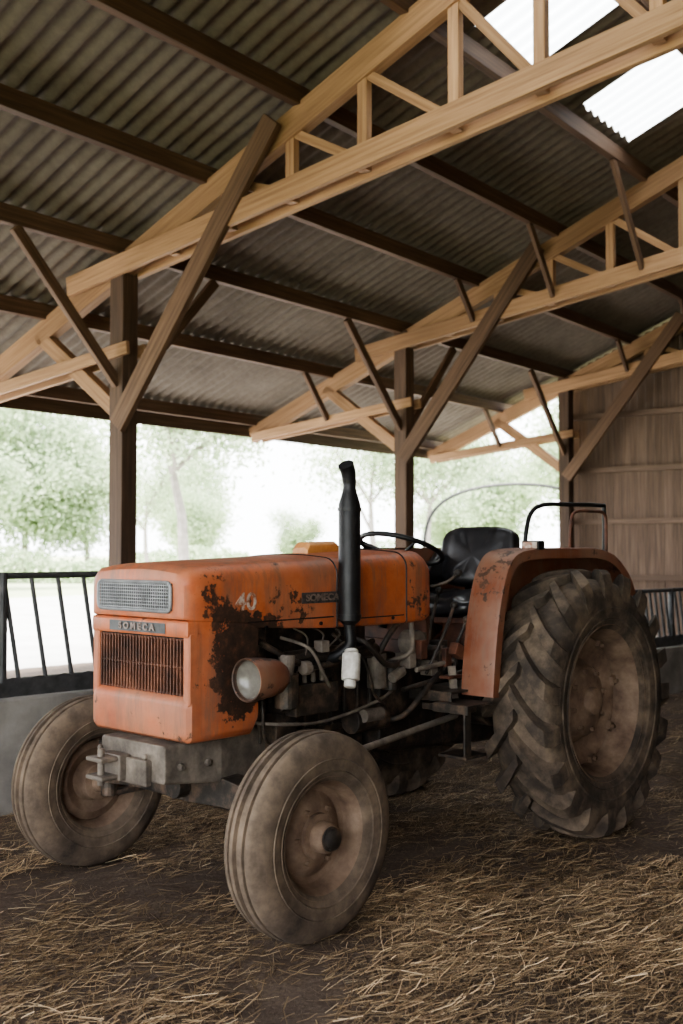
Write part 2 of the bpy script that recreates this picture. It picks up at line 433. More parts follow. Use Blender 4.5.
def straw(name, parts, mats):
    verts = []; faces = []; mis = []
    for count, region, lrange, wr, mi, dens, zoff, lift in parts:
        n = 0
        while n < count:
            x = random.uniform(region[0], region[1]); y = random.uniform(region[2], region[3])
            if random.random() > dens(x, y): continue
            n += 1
            ang = random.uniform(0, pi); L = random.uniform(*lrange); w = random.uniform(*wr) / 2
            dx, dy = cos(ang) * L / 2, sin(ang) * L / 2; px, py = -sin(ang) * w, cos(ang) * w
            bend = random.uniform(-.15, .15) * L; z = fl_h(x, y) + zoff + random.uniform(0, lift)
            tz = random.uniform(-1, 1) * min(0.01 + lift * .4, L * 0.2)
            i = len(verts)
            mx_, my_ = x + (-sin(ang)) * bend, y + cos(ang) * bend
            verts += [(x - dx - px, y - dy - py, z - tz), (x - dx + px, y - dy + py, z - tz + w),
                      (mx_ - px, my_ - py, z), (mx_ + px, my_ + py, z + w),
                      (x + dx - px, y + dy - py, z + tz), (x + dx + px, y + dy + py, z + tz + w)]
            faces += [(i, i + 2, i + 3, i + 1), (i + 2, i + 4, i + 5, i + 3)]; mis += [mi, mi]
    me = bpy.data.meshes.new(name); me.from_pydata(verts, [], faces)
    for m_ in mats: me.materials.append(m_)
    me.polygons.foreach_set('material_index', mis)
    return link(bpy.data.objects.new(name, me))
def straw_mat(name, k):
    m, nt, b = newmat(name)
    gm = nt.nodes.new('ShaderNodeNewGeometry')
    r = ramp(nt, [(0.0, (0.10*k, 0.066*k, 0.042*k)), (0.45, (0.24*k, 0.165*k, 0.098*k)), (0.85, (0.40*k, 0.29*k, 0.175*k)), (1.0, (0.58*k, 0.46*k, 0.31*k))])
    nt.links.new(gm.outputs['Random Per Island'], r.inputs[0]); nt.links.new(r.outputs[0], b.inputs['Base Color'])
    b.inputs['Roughness'].default_value = 0.6
    return m
STRAW = straw_mat('straw_stalks', 1.0); STRAW2 = straw_mat('fresh_straw_stalks', 1.5)
def dens(x, y):
    v = 0.22 + 0.9 * noise.noise(Vector((x * 0.9, y * 0.9, 5))) + 0.6 * noise.noise(Vector((x * 3, y * 3, 9)))
    v += 0.5 * max(0, min(1, (x + .1) / .8)) * (1 if y < 5.2 else .4)
    v += 0.8 * drift(x, y)
    return max(0.06, min(1, v))
def dens2(x, y):
    v = 1.1 * noise.noise(Vector((x * 1.6, y * 1.6, 15))) - .12 + 0.9 * drift(x, y) + .25 * max(0, min(1, x + .2)) * (y < 4.6)
    return max(0.0, min(1, v))
straw('straw_bedding', [(105000, (-3.2, 4.5, 2.2, 7.5), (0.02, 0.14), (0.0012, 0.0032), 0, dens, .003, .016),
                        (22000, (-2.5, 4.0, 2.2, 6.5), (0.03, 0.16), (0.0016, 0.0036), 1, dens2, .006, .022),
                        (9000, (-2, 6, 7.5, 14), (0.06, 0.2), (0.003, 0.005), 0, dens, .003, .016),
                        (9000, (-4, 7, -2, 2.2), (0.06, 0.2), (0.003, 0.005), 0, dens, .003, .016)], [STRAW, STRAW2])

# ------------------------------------------------------------ feed barrier
L0 = Vector((-1.97, 6.1, 0)); LD = Vector((0.73, 0.684, 0)).normalized(); LN = Vector((-LD.y, LD.x, 0))
def Lp(s, z, o=0): return L0 + LD * s + LN * o + Vector((0, 0, z))
bm = bmesh.new()
beam(bm, Lp(-2.6, 0.31), Lp(5.2, 0.31), 0.16, 0.66, mi=0)
bm_obj('concrete_trough', bm, CONC, bevel=0.01)
bm = bmesh.new()
beam(bm, Lp(5.25, 0.22), Lp(8.6, 0.22), 0.16, 0.5, mi=0)
bm_obj('concrete_trough', bm, CONC, bevel=0.01)
def barrier(s0, s1, zb, zt, name, step=0.17):
    bm = bmesh.new()
    tube(bm, [Lp(s0, zt), Lp(s1, zt)], 0.02)
    tube(bm, [Lp(s0, zb + .09), Lp(s1, zb + .09)], 0.02)
    s = s0 + .03
    while s < s1 - .15:
        cyl(bm, Lp(s, zt), Lp(s + .10, zb + .09), 0.014, n=8); s += step
    for s in [s0 + .02 + i * (s1 - s0 - .04) / 3 for i in range(4)]:
        cyl(bm, Lp(s, zb + .005), Lp(s, zt + .02), 0.03, n=12)
    n = int((s1 - s0) / 0.015); prev = None
    for i in range(n + 1):
        s = s0 + (s1 - s0) * i / n
        zt2 = zb + 0.085 + 0.03 * abs(sin(s * pi / .16)); zb2 = zb + .005
        c = (bm.verts.new(Lp(s, zt2, -0.035)), bm.verts.new(Lp(s, zb2, -0.035)))
        if prev: bm.faces.new((prev[0], c[0], c[1], prev[1]))
        prev = c
    bm_obj(name, bm, GALV)
barrier(-2.55, 5.15, 0.64, 1.34, 'feed_barrier')
barrier(5.3, 8.55, 0.47, 1.06, 'feed_barrier', .10)

# ------------------------------------------------------------ tractor
TR = empty('tractor', (-0.634, 4.607, 0), radians(47.7))
BODY = empty('body', (0, 0, -.06), 0, TR); BODY.scale = (1.04,) * 3
t = BODY
bm = bmesh.new()
secs = [(-.305, .272, 1.245, 1.378, .035), (-.30, .292, 1.23, 1.396, .045), (-.275, .312, 1.222, 1.413, .05), (-.22, .321, 1.218, 1.421, .055),
        (0.0, .323, 1.20, 1.430, .06), (.06, .323, 1.18, 1.432, .06), (.3, .322, 1.165, 1.440, .062), (.52, .320, 1.155, 1.449, .065)]
loft(bm, [rrect(x, hw, z0, z1, rt, 0.008, 0.022) for x, hw, z0, z1, rt in secs])
h = bm_obj('hood', bm, PAINT, t); auto_smooth(h, 35)
bm = bmesh.new()
secs = [(.526, .320, 1.155, 1.450, .065), (.8, .322, 1.15, 1.462, .07), (1.05, .322, 1.15, 1.474, .075), (1.16, .316, 1.155, 1.474, .085), (1.21, .298, 1.17, 1.458, .09), (1.235, .265, 1.20, 1.42, .09)]
loft(bm, [rrect(x, hw, z0, z1, rt, 0.02, 0.022) for x, hw, z0, z1, rt in secs])
h = bm_obj('fuel_tank_cowl', bm, PAINT, t); auto_smooth(h, 35)
bm = bmesh.new()
for x in (0.523, 1.0):
    z1 = 1.449 if x < .6 else 1.472
    loop = [Vector(p) for p in rrect(x, .3225 if x < .6 else .3235, 1.155, z1 + .001, .066, .01, .022)]
    tube(bm, loop, 0.0035, n=6, closed=True)
for x0, x1, z in ((.0, .5, 1.205), (.54, .98, 1.19)):
    tube(bm, [(x0, -.3225, z), (x1, -.3225, z)], .003, n=6)
for x in (.1, .42, .62, .9): cyl(bm, (x, -.318, 1.18), (x, -.328, 1.18), .008, n=10)
bm_obj('hood_seams', bm, BLACK, t)
bm = bmesh.new()
loft(bm, [yzp for yzp in [[(x, y, z) for y, z in ((-.05, 1.47), (.05, 1.47), (.05, zt), (.03, zt + .012), (-.03, zt + .012), (-.05, zt))] for x, zt in ((.62, 1.49), (.64, 1.515), (.82, 1.52), (.85, 1.495))]])
bm_obj('filler_cap_cover', bm, AMBER, t, bevel=.004)
bm = bmesh.new()
secs = [(-.265, .295, .775, 1.22), (-.258, .307, .762, 1.22), (-.23, .316, .757, 1.22), (.03, .319, .757, 1.22), (.06, .319, .80, 1.2)]
loft(bm, [rrect(x, hw, z0, z1, 0.004, 0.035) for x, hw, z0, z1 in secs])
h = bm_obj('nose_cowl', bm, PAINT, t); auto_smooth(h, 35)
bm = bmesh.new()
def yz_loop(x, y0, y1, z0, z1, r, n=5):
    pts = []
    for cy, cz, a0 in ((y1 - r, z1 - r, 0), (y0 + r, z1 - r, 90), (y0 + r, z0 + r, 180), (y1 - r, z0 + r, 270)):
        for i in range(n + 1):
            a = radians(a0 + 90 * i / n); pts.append((x, cy + r * cos(a), cz + r * sin(a)))
    return pts
loft(bm, [yz_loop(-.23, -.316, .316, .757, .94, .03), yz_loop(-.275, -.314, .314, .76, .935, .03), yz_loop(-.292, -.30, .30, .772, .92, .03), yz_loop(-.296, -.28, .28, .79, .90, .02)])
loft(bm, [yz_loop(-.25, -.316, .316, 1.155, 1.225, .01), yz_loop(-.292, -.308, .308, 1.16, 1.222, .01), yz_loop(-.298, -.30, .30, 1.168, 1.215, .008)])
for sg in (-1, 1):
    ys = sorted((sg * .316, sg * .268))
    loft(bm, [yz_loop(-.23, ys[0], ys[1], .90, 1.18, .01), yz_loop(-.282, ys[0] + .004, ys[1] - .004, .90, 1.18, .01), yz_loop(-.288, ys[0] + .01, ys[1] - .01, .90, 1.18, .008)])
h = bm_obj('front_panel', bm, PAINT, t); auto_smooth(h, 35)
bm = bmesh.new()
boxb(bm, (-.268, 0, 1.045), (.008, .54, .225), 0)
for i in range(27):
    y = -.256 + i * .512 / 26
    boxb(bm, (-.280, y, 1.045), (.012, .0065, .215), 1)
for z in (.942, 1.045, 1.150):
    boxb(bm, (-.277, 0, z), (.01, .53, .007), 1)
bm_obj('lower_grille', bm, [DARKVOID, RUSTRED], t)
bm = bmesh.new()
def frame(bm, x, y0, y1, z0, z1, r, tr, mi):
    lp = yz_loop(x, y0, y1, z0, z1, r); tube(bm, lp, tr, n=8, closed=True, mi=mi)
boxb(bm, (-.306, 0.0, 1.312), (.006, .46, .105), 0)
frame(bm, -.311, -.228, .242, 1.256, 1.368, .025, .007, 1)
for i in range(34):
    y = -.217 + i * .448 / 33; boxb(bm, (-.313, y, 1.312), (.004, .0035, .104), 1)
for i in range(8):
    z = 1.267 + i * .09 / 7; boxb(bm, (-.3125, 0.007, z), (.004, .456, .0035), 1)
bm_obj('upper_grille', bm, [DARKVOID, CHROME], t)
def text(name, s, size, loc, rot, mat, ext=0.002, sx=1):
    c = bpy.data.curves.new(name, 'FONT'); c.body = s; c.size = size; c.extrude = ext; c.align_x = 'CENTER'; c.align_y = 'CENTER'; c.offset = 0.0015
    c.materials.append(mat); o = bpy.data.objects.new(name, c); o.location = loc; o.rotation_euler = rot; o.scale = (sx, 1, 1); return link(o, t)
text('model_number', '40', 0.098, (-.01, -.3235, 1.285), (radians(90), 0, 0), DECAL, 0.001, 1.15)
text('side_badge', 'SOMECA', 0.040, (.43, -.3255, 1.29), (radians(90), 0, 0), BADGE2, 0.001, 1.3)
bm = bmesh.new(); boxb(bm, (.43, -.323, 1.29), (.25, .004, .046)); bm_obj('side_badge_plate', bm, BADGE, t)
text('front_badge', 'S O M E C A', 0.036, (-.302, 0, 1.19), (radians(90), 0, radians(-90)), BADGE2, 0.002, 1.2)
bm = bmesh.new(); boxb(bm, (-.298, 0, 1.19), (.004, .36, .04)); bm_obj('front_badge_plate', bm, GALV, t)

bm = bmesh.new()
loft(bm, [yz_loop(-.32, -.21, .20, .60, .745, .015), yz_loop(-.05, -.225, .215, .57, .757, .015), yz_loop(.25, -.17, .17, .50, .76, .02)])
boxb(bm, (-.335, 0.02, .635), (.03, .30, .10))
for z in (.61, .68): boxb(bm, (-.39, .06, z), (.13, .11, .018))
boxb(bm, (-.355, .06, .645), (.05, .13, .10))
cyl(bm, (-.42, .06, .575), (-.42, .06, .72), .014)
cyl(bm, (-.338, -.12, .70), (-.355, -.12, .70), .014, n=6); cyl(bm, (-.338, .17, .70), (-.355, .17, .70), .014, n=6)
for x in (-.25, -.12): cyl(bm, (x, -.21, .66), (x, -.235, .66), .016, n=6)
bm_obj('front_bolster', bm, IRON, t, bevel=0.006)
bm = bmesh.new()
YL, YR = .70, .76
for sg, Y in ((-1, YL), (1, YR)):
    k = Y - .14
    loft(bm, [[(dx, sg * y, zc + dz) for dx, dz in ((-w, -hh), (w, -hh), (w, hh), (-w, hh))] for y, zc, w, hh in ((0, .49, .06, .07), (.25, .49, .055, .06), (.42, .47, .045, .05), (k + .01, .45, .04, .045))])
    cyl(bm, (0, sg * k, .34), (0, sg * k, .58), .038)
    cyl(bm, (0, sg * k, .58), (0, sg * k, .60), .05)
    cyl(bm, (0, sg * k, .395), (0, sg * (k + .1), .395), .035)
    beam(bm, (0, sg * k, .35), (.17, sg * (k - .04), .36), .05, .025)
cyl(bm, (-.12, 0, .49), (.14, 0, .49), .05)
cyl(bm, (.17, -YL + .18, .36), (.17, YR - .18, .36), .014)
bm_obj('front_axle', bm, GREASE, TR, bevel=0.005)
bm = bmesh.new(); cyl(bm, (-.02, -.52, .62), (1.28, -.40, .70), .015); cyl(bm, (-.02, -.52, .62), (.08, -.512, .627), .024); beam(bm, (0, -.56, .62), (-.0, -.50, .64), .04, .02)
beam(bm, (1.28, -.40, .70), (1.30, -.36, .93), .035, .02)
bm_obj('steering_drag_link', bm, IRON, t)

def front_wheel(name, y, sg, steer):
    e = empty(name, (0, y, .395), steer, TR)
    bm = bmesh.new()
    half = [(.215, .075), (.225, .084), (.26, .097), (.30, .102), (.335, .098), (.358, .090), (.374, .080), (.384, .072), (.390, .066), (.394, .052), (.393, .046), (.379, .043), (.378, .036), (.395, .033), (.399, .020), (.398, .013), (.382, .009), (.382, .0)]
    prof = half + [(r, -y_) for r, y_ in half[::-1][1:]]
    lathe(bm, prof, 72)
    for rr, yy in ((.30, .1025), (.255, .0965)):
        for s2 in (-1, 1): lathe(bm, [(rr - .004, s2 * (yy - .002)), (rr, s2 * (yy + .003)), (rr + .004, s2 * (yy - .002))], 72)
    o = bm_obj('tyre', bm, RUBBER, e); auto_smooth(o, 50)
    bm = bmesh.new()
    lathe(bm, [(.232, .088), (.238, .083), (.236, .076), (.218, .075), (.208, .06), (.198, .045), (.190, .0), (.198, -.045), (.208, -.06), (.218, -.073), (.236, -.074), (.238, -.083), (.232, -.088)], 56, sgn=sg)
    lathe(bm, [(.192, .01), (.185, -.005), (.165, -.012), (.145, .0), (.125, .022), (.095, .03), (.088, .03), (.086, .045), (.060, .048), (.058, .09), (.050, .10), (.040, .102), (.038, .118), (.028, .126), (0, .128)], 56, sgn=sg)
    lathe(bm, [(.192, .0), (.15, -.02), (.10, .01), (.09, -.02), (.085, -.07), (.05, -.075), (.045, -.12), (0, -.12)], 40, sgn=sg)
    for k in range(6):
        a = 2 * pi * k / 6; c = (.110 * cos(a), 0, .110 * sin(a))
        cyl(bm, (c[0], sg * .02, c[2]), (c[0], sg * .045, c[2]), .010, n=6)
    o = bm_obj('rim', bm, RIM, e); auto_smooth(o, 40)
    bm = bmesh.new(); lathe(bm, [(.048, .095), (.046, .106), (.040, .108), (.039, .122), (.028, .131), (0, .133)], 32, sgn=sg)
    o = bm_obj('hub_cap', bm, GREASE, e); auto_smooth(o, 40)
front_wheel('front_wheel_left', -YL, -1, radians(0))
front_wheel('front_wheel_right', YR, 1, radians(0))

def rear_wheel(name, y, sg):
    R = .69
    e = empty(name, (2.09, y, R), 0, TR)
    bm = bmesh.new()
    half = [(.385, .135), (.40, .150), (.43, .166), (.48, .178), (.53, .178), (.572, .172), (.605, .160), (.625, .14), (.638, .11), (.645, .06), (.647, 0)]
    lathe(bm, half + [(r, -q) for r, q in half[::-1][1:]], 88)
    NL = 19
    for s2 in (-1, 1):
        for i in range(NL):
            th0 = 2 * pi * (i + (0.5 if s2 > 0 else 0)) / NL + random.uniform(-.008, .008)
            secs = []
            for q, yy, rt, rb in ((0, -.015, .690, .63), (.12, .015, .698, .63), (.35, .06, .699, .625), (.6, .107, .697, .615), (.8, .146, .692, .60), (.93, .176, .676, .575), (1.0, .193, .635, .555), (1.03, .192, .575, .54)):
                th = th0 + .34 * (q ** 0.85)
                wb = (.041 + .014 * q) / R; wt = (.027 + .016 * q) / R
                secs.append([(rr * cos(th + dt), s2 * yy, rr * sin(th + dt)) for dt, rr in ((-wb, rb), (-wt, rt), (wt, rt), (wb, rb))])
            loft(bm, secs)
    for rr, yy in ((.50, .180), (.44, .171)):
        for s2 in (-1, 1): lathe(bm, [(rr - .006, s2 * (yy - .003)), (rr, s2 * (yy + .004)), (rr + .006, s2 * (yy - .003))], 72)
    o = bm_obj('tyre', bm, RUBBER_R, e); auto_smooth(o, 38)
    bm = bmesh.new()
    lathe(bm, [(.408, .160), (.416, .152), (.412, .142), (.390, .138), (.372, .12), (.358, .07), (.345, .03), (.345, -.03), (.358, -.07), (.372, -.12), (.39, -.138), (.412, -.142), (.416, -.152), (.408, -.16)], 72, sgn=sg)
    lathe(bm, [(.346, -.015), (.335, .005), (.31, .0), (.27, -.03), (.225, -.045), (.205, -.03), (.19, .015), (.175, .03), (.150, .032), (.135, .045), (.10, .05), (.075, .055), (.07, .085), (.055, .095), (0, .097)], 64, sgn=sg)
    lathe(bm, [(.346, -.02), (.27, -.05), (.2, -.06), (.15, -.06), (.14, -.2), (0, -.2)], 48, sgn=sg)
    for k in range(8):
        a = 2 * pi * (k + .3) / 8; cyl(bm, (.158 * cos(a), sg * .03, .158 * sin(a)), (.158 * cos(a), sg * .055, .158 * sin(a)), .012, n=6)
    for k in range(8):
        a = 2 * pi * (k + .3) / 8; boxb(bm, (.335 * cos(a), 0, .335 * sin(a)), (.05, .05, .05), 0, Matrix.Rotation(-a, 3, 'Y'))
        cyl(bm, (.325 * cos(a), 0, .325 * sin(a)), (.325 * cos(a), sg * .045, .325 * sin(a)), .012, n=6)
    o = bm_obj('rim', bm, RIM, e); auto_smooth(o, 40)
rear_wheel('rear_wheel_left', -.69, -1)
rear_wheel('rear_wheel_right', .69, 1)

prof = [(1.295, .80), (1.315, .98), (1.35, 1.18), (1.40, 1.34), (1.455, 1.43), (1.53, 1.48), (1.66, 1.498), (1.85, 1.502), (2.1, 1.502), (2.3, 1.50), (2.46, 1.475), (2.58, 1.42), (2.68, 1.34), (2.74, 1.25)]
for nm, sg in (('fender_left', -1), ('fender_right', 1)):
    bm = bmesh.new(); yi, yo = sg * .42, sg * .60
    pp = smoothpath([(x, 0, z) for x, z in prof], 3)
    def off(p, i, d):
        a = pp[max(i - 1, 0)]; b_ = pp[min(i + 1, len(pp) - 1)]; tt = (b_ - a).normalized(); return p + Vector((tt.z, 0, -tt.x)) * d
    secs = []
    for i, p in enumerate(pp):
        q = off(p, i, .008); lip = off(p, i, .055)
        secs.append([(p.x, yi, p.z), (p.x, yo - sg * .015, p.z), (off(p, i, .006).x, yo, off(p, i, .006).z), (lip.x, yo, lip.z), (lip.x, yo - sg * .008, lip.z), (off(p, i, .012).x, yo - sg * .008, off(p, i, .012).z), (q.x, yo - sg * .02, q.z), (q.x, yi, q.z)])
    loft(bm, secs)
    cx, cz = 2.06, .69; prev = None
    for p in pp:
        v = Vector((cx - p.x, 0, cz - p.z)); inner = p + v * .55
        c = [bm.verts.new((p.x, yi, p.z)), bm.verts.new((inner.x, yi, inner.z)), bm.verts.new((inner.x, yi + sg * .006, inner.z)), bm.verts.new((p.x, yi + sg * .006, p.z))]
        if prev:
            bm.faces.new((prev[0], prev[1], c[1], c[0])); bm.faces.new((prev[2], prev[3], c[3], c[2])); bm.faces.new((prev[1], prev[2], c[2], c[1]))
        prev = c
    o = bm_obj(nm, bm, PAINT_OLD, t); auto_smooth(o, 45)
bm = bmesh.new()
y = -.50
tube(bm, smoothpath([(1.74, y, 1.49), (1.75, y, 1.58), (1.80, y, 1.68), (1.92, y, 1.725), (2.2, y, 1.735), (2.52, y, 1.74), (2.56, y, 1.71), (2.56, y, 1.45)], 5), .012)
tube(bm, smoothpath([(2.08, -.56, 1.49), (2.09, -.56, 1.62), (2.13, -.56, 1.69), (2.3, -.56, 1.70), (2.45, -.56, 1.69), (2.47, -.56, 1.6), (2.47, -.56, 1.46)], 5), .009, mi=1)
bm_obj('fender_handrail', bm, [BLACK, RUSTRED], t, smooth=True)
bm = bmesh.new(); boxb(bm, (1.72, -.56, 1.515), (.06, .10, .045)); boxb(bm, (1.688, -.56, 1.515), (.006, .085, .033), 1); bm_obj('fender_lamp', bm, [BLACK, DECAL], t, bevel=.006)

for nm, sg in (('headlamp_left', -1), ('headlamp_right', 1)):
    bm = bmesh.new(); c = Vector((0, sg * .425, .995))
    prof_l = [(.0, -.055), (.03, -.058), (.058, -.066), (.074, -.085), (.078, -.10), (.084, -.102), (.086, -.09), (.083, -.05), (.078, 0.0), (.070, .05), (.05, .085), (.03, .10), (0, .105)]
    n = 32; rings = []
    for r, x in prof_l:
        rings.append([bm.verts.new(c + Vector((x, r * cos(2 * pi * k / n), r * sin(2 * pi * k / n)))) for k in range(n)])
    for ri, (A_, B_) in enumerate(zip(rings[:-1], rings[1:])):
        for k in range(n):
            j = (k + 1) % n; bm.faces.new((A_[k], A_[j], B_[j], B_[k])).material_index = 1 if ri < 3 else 0
    bmesh.ops.remove_doubles(bm, verts=bm.verts, dist=1e-5)
    beam(bm, c + Vector((.04, 0, 0)), Vector((.04, sg * .29, .97)), .05, .03)
    o = bm_obj(nm, bm, [PAINT_OLD, GLASS_DARK], t); auto_smooth(o, 40)

bm = bmesh.new(); ex, ey = .545, -.375
tube(bm, [(ex, ey, 1.13), (ex, ey, 1.17), (ex, ey, 1.19), (ex, ey, 1.69), (ex, ey, 1.735), (ex, ey, 1.76), (ex, ey, 1.80)], [.022, .026, .048, .048, .034, .028, .028], n=20)
tube(bm, [(ex, ey, 1.78), (ex - .008, ey, 1.83), (ex - .03, ey - .005, 1.86)], [.030, .033, .035], n=20)
tube(bm, smoothpath([(ex, ey, 1.15), (ex, ey, 1.08), (ex - .03, ey + .06, 1.03), (ex - .05, ey + .16, 1.02)], 5), .026, n=14)
cyl(bm, (ex, ey, 1.66), (ex, ey, 1.675), .052, n=20); cyl(bm, (ex, ey, 1.20), (ex, ey, 1.215), .052, n=20)
boxb(bm, (ex, ey + .04, 1.3), (.03, .06, .03))
o = bm_obj('exhaust_stack', bm, BLACK, t); auto_smooth(o, 40)

bm = bmesh.new()
boxb(bm, (.56, 0, .86), (.80, .34, .34)); boxb(bm, (.56, 0, 1.08), (.74, .26, .16)); boxb(bm, (.56, 0, .62), (.70, .26, .18))
boxb(bm, (.14, 0, 1.0), (.06, .50, .42))
for i in range(4):
    cyl(bm, (.30 + i * .17, -.17, 1.02), (.30 + i * .17, -.25, 1.03), .03)
    cyl(bm, (.28 + i * .17, -.05, 1.1), (.28 + i * .17, -.05, 1.18), .022)
tube(bm, smoothpath([(.25, -.25, 1.03), (.5, -.27, 1.04), (.86, -.25, 1.03)], 4), .035)
cyl(bm, (.20, 0, .98), (.15, 0, .98), .16, n=24)
for k in range(9):
    boxb(bm, (.20 + k * .088, -.178, .80), (.012, .02, .24))
boxb(bm, (.60, -.175, .70), (.5, .03, .03)); boxb(bm, (.3, -.2, .73), (.12, .08, .16))
for k in range(8): cyl(bm, (.24 + k * .09, -.13, .57), (.24 + k * .09, -.155, .57), .012, n=6)
bm_obj('engine_block', bm, GREASE, t, bevel=.012)
bm = bmesh.new()
boxb(bm, (.42, -.25, .86), (.26, .11, .13)); cyl(bm, (.28, -.25, .87), (.22, -.25, .87), .06)
for i in range(4):
    x = .34 + i * .055; cyl(bm, (x, -.25, .92), (x, -.25, .97), .012, n=10, mi=1)
    tube(bm, smoothpath([(x, -.25, .96), (x + .02, -.29, 1.05), (x + .06 + i * .05, -.26, 1.12), (x + .08 + i * .06, -.16, 1.15)], 5), .005, n=6, mi=1)
cyl(bm, (.24, -.30, .84), (.24, -.30, .98), .05, n=18); cyl(bm, (.24, -.30, .98), (.24, -.30, 1.0), .03, mi=1)
cyl(bm, (.86, -.26, .86), (.86, -.26, 1.02), .045, n=18, mi=1); cyl(bm, (.97, -.25, .84), (.97, -.25, .98), .04, n=18)
cyl(bm, (.70, -.24, .72), (.92, -.24, .72), .055, n=20); cyl(bm, (.72, -.30, .75), (.84, -.30, .75), .03, mi=1)
for k, pts in enumerate([[(.1, -.28, 1.12), (.3, -.31, 1.02), (.5, -.3, 1.0), (.8, -.29, 1.08)], [(.05, -.25, .80), (.2, -.33, .78), (.5, -.3, .76), (.9, -.28, .82), (1.1, -.2, .9)],
                         [(.86, -.26, 1.0), (.9, -.3, 1.1), (1.0, -.28, 1.16)], [(.1, -.2, 1.1), (.16, -.27, 1.0), (.2, -.24, .86)], [(.97, -.25, .97), (1.05, -.31, 1.02), (1.1, -.27, 1.15)],
                         [(.6, -.22, 1.12), (.72, -.3, 1.0), (.78, -.31, .85), (.9, -.27, .78)], [(.65, -.2, 1.13), (.7, -.33, 1.08), (.82, -.34, .98), (.95, -.3, .96)],
                         [(.3, -.2, 1.12), (.35, -.32, 1.08), (.42, -.33, .98), (.5, -.3, .9)], [(.9, -.2, .7), (1.0, -.3, .72), (1.15, -.33, .84), (1.3, -.3, .9)], [(.15, -.22, .95), (.1, -.3, .86), (.14, -.28, .72), (.3, -.2, .66)]]):
    tube(bm, smoothpath(pts, 6), .008 if k % 2 else .014, n=8, mi=(k % 3 == 1))
bm_obj('injection_pump_and_pipes', bm, [GREASE, IRON], t, bevel=.004)
bm = bmesh.new()
cyl(bm, (.50, -.42, .94), (.53, -.40, 1.05), .040, n=20); cyl(bm, (.49, -.425, .91), (.50, -.42, .94), .026, n=16); cyl(bm, (.53, -.40, 1.05), (.535, -.395, 1.065), .03, n=16)
beam(bm, (.52, -.40, 1.03), (.52, -.2, 1.03), .03, .02, mi=1)
bm_obj('coolant_bottle', bm, [WHITE, GREASE], t, bevel=.006)
bm = bmesh.new()
cyl(bm, (.22, -.31, .95), (.23, -.31, 1.06), .035, n=18); cyl(bm, (.30, -.33, 1.0), (.34, -.33, 1.0), .03, n=14)
boxb(bm, (.45, -.3, 1.08), (.05, .05, .05)); cyl(bm, (.92, -.3, .9), (1.0, -.3, .93), .025)
bm_obj('fuel_filter', bm, IRON, t, bevel=.005)

bm = bmesh.new()
loft(bm, [yz_loop(.94, -.21, .21, .55, 1.02, .05), yz_loop(1.1, -.20, .20, .52, 1.0, .05), yz_loop(1.35, -.16, .16, .5, .92, .04), yz_loop(1.8, -.17, .17, .47, .92, .04), yz_loop(2.3, -.2, .2, .45, .95, .04)])
for sg in (-1, 1):
    cyl(bm, (2.02, sg * .15, .72), (2.02, sg * .34, .72), .16, .12, n=28); cyl(bm, (2.02, sg * .34, .72), (2.02, sg * .60, .72), .11, n=28)
    cyl(bm, (1.75, sg * .17, .70), (1.75, sg * .3, .70), .12, n=24)
bm_obj('gearbox_and_rear_axle', bm, GREASE, t, bevel=.01)
bm = bmesh.new()
for sg in (-1, 1):
    boxb(bm, (1.42, sg * .335, .82), (.52, .25, .012)); boxb(bm, (1.165, sg * .335, .80), (.012, .25, .05))
    boxb(bm, (1.20, sg * .50, .775), (.20, .20, .012)); boxb(bm, (1.10, sg * .50, .76), (.01, .2, .04))
    boxb(bm, (1.12, sg * .58, .66), (.05, .012, .24)); boxb(bm, (1.165, sg * .52, .545), (.16, .16, .014))
    boxb(bm, (1.2, sg * .42, .75), (.1, .25, .03))
bm_obj('footplates_and_step', bm, GREASE, t, bevel=.003)
bm = bmesh.new()
loft(bm, [yz_loop(1.22, -.27, .27, .98, 1.40, .05), yz_loop(1.27, -.25, .25, 1.0, 1.39, .05)])
boxb(bm, (1.25, 0, .95), (.1, .30, .2))
bm_obj('dash_panel', bm, RUSTRED, t, bevel=.006)
bm = bmesh.new()
for i in range(7):
    x = 1.0 + .06 * i; boxb(bm, (x, -.24 - .03 * (i % 3), .92 + .05 * ((i * 5) % 4)), (.05, .07 + .02 * (i % 2), .05 + .02 * (i % 3)), i % 3)
cyl(bm, (1.12, -.30, 1.05), (1.12, -.22, 1.05), .06, n=20, mi=1); cyl(bm, (1.30, -.32, .98), (1.30, -.2, .98), .045, n=18)
cyl(bm, (1.05, -.34, .93), (1.35, -.33, .95), .012, mi=1); cyl(bm, (1.0, -.3, .84), (1.5, -.34, .9), .011)
for p in [[(1.15, -.32, .9), (1.25, -.36, 1.1), (1.35, -.34, 1.22)], [(1.3, -.28, .85), (1.36, -.33, 1.0), (1.4, -.38, 1.15)], [(1.38, -.3, .83), (1.44, -.3, .97), (1.5, -.34, 1.05)],
          [(1.45, .1, .9), (1.42, .12, 1.15), (1.45, .1, 1.3)], [(1.5, -.08, .9), (1.48, -.1, 1.1), (1.52, -.12, 1.28)], [(1.25, -.2, 1.3), (1.33, -.3, 1.33), (1.36, -.36, 1.38)]]:
    tube(bm, smoothpath(p, 5), .009, n=8); bmesh.ops.create_icosphere(bm, subdivisions=2, radius=.02, matrix=Matrix.Translation(p[-1]))
boxb(bm, (1.30, -.36, .88), (.12, .06, .015), 2); boxb(bm, (1.34, -.37, 1.0), (.09, .05, .06), 2, Matrix.Rotation(.4, 3, 'Y'))
bm_obj('levers_and_pedals', bm, [GREASE, IRON, RUSTRED], t, bevel=.004)

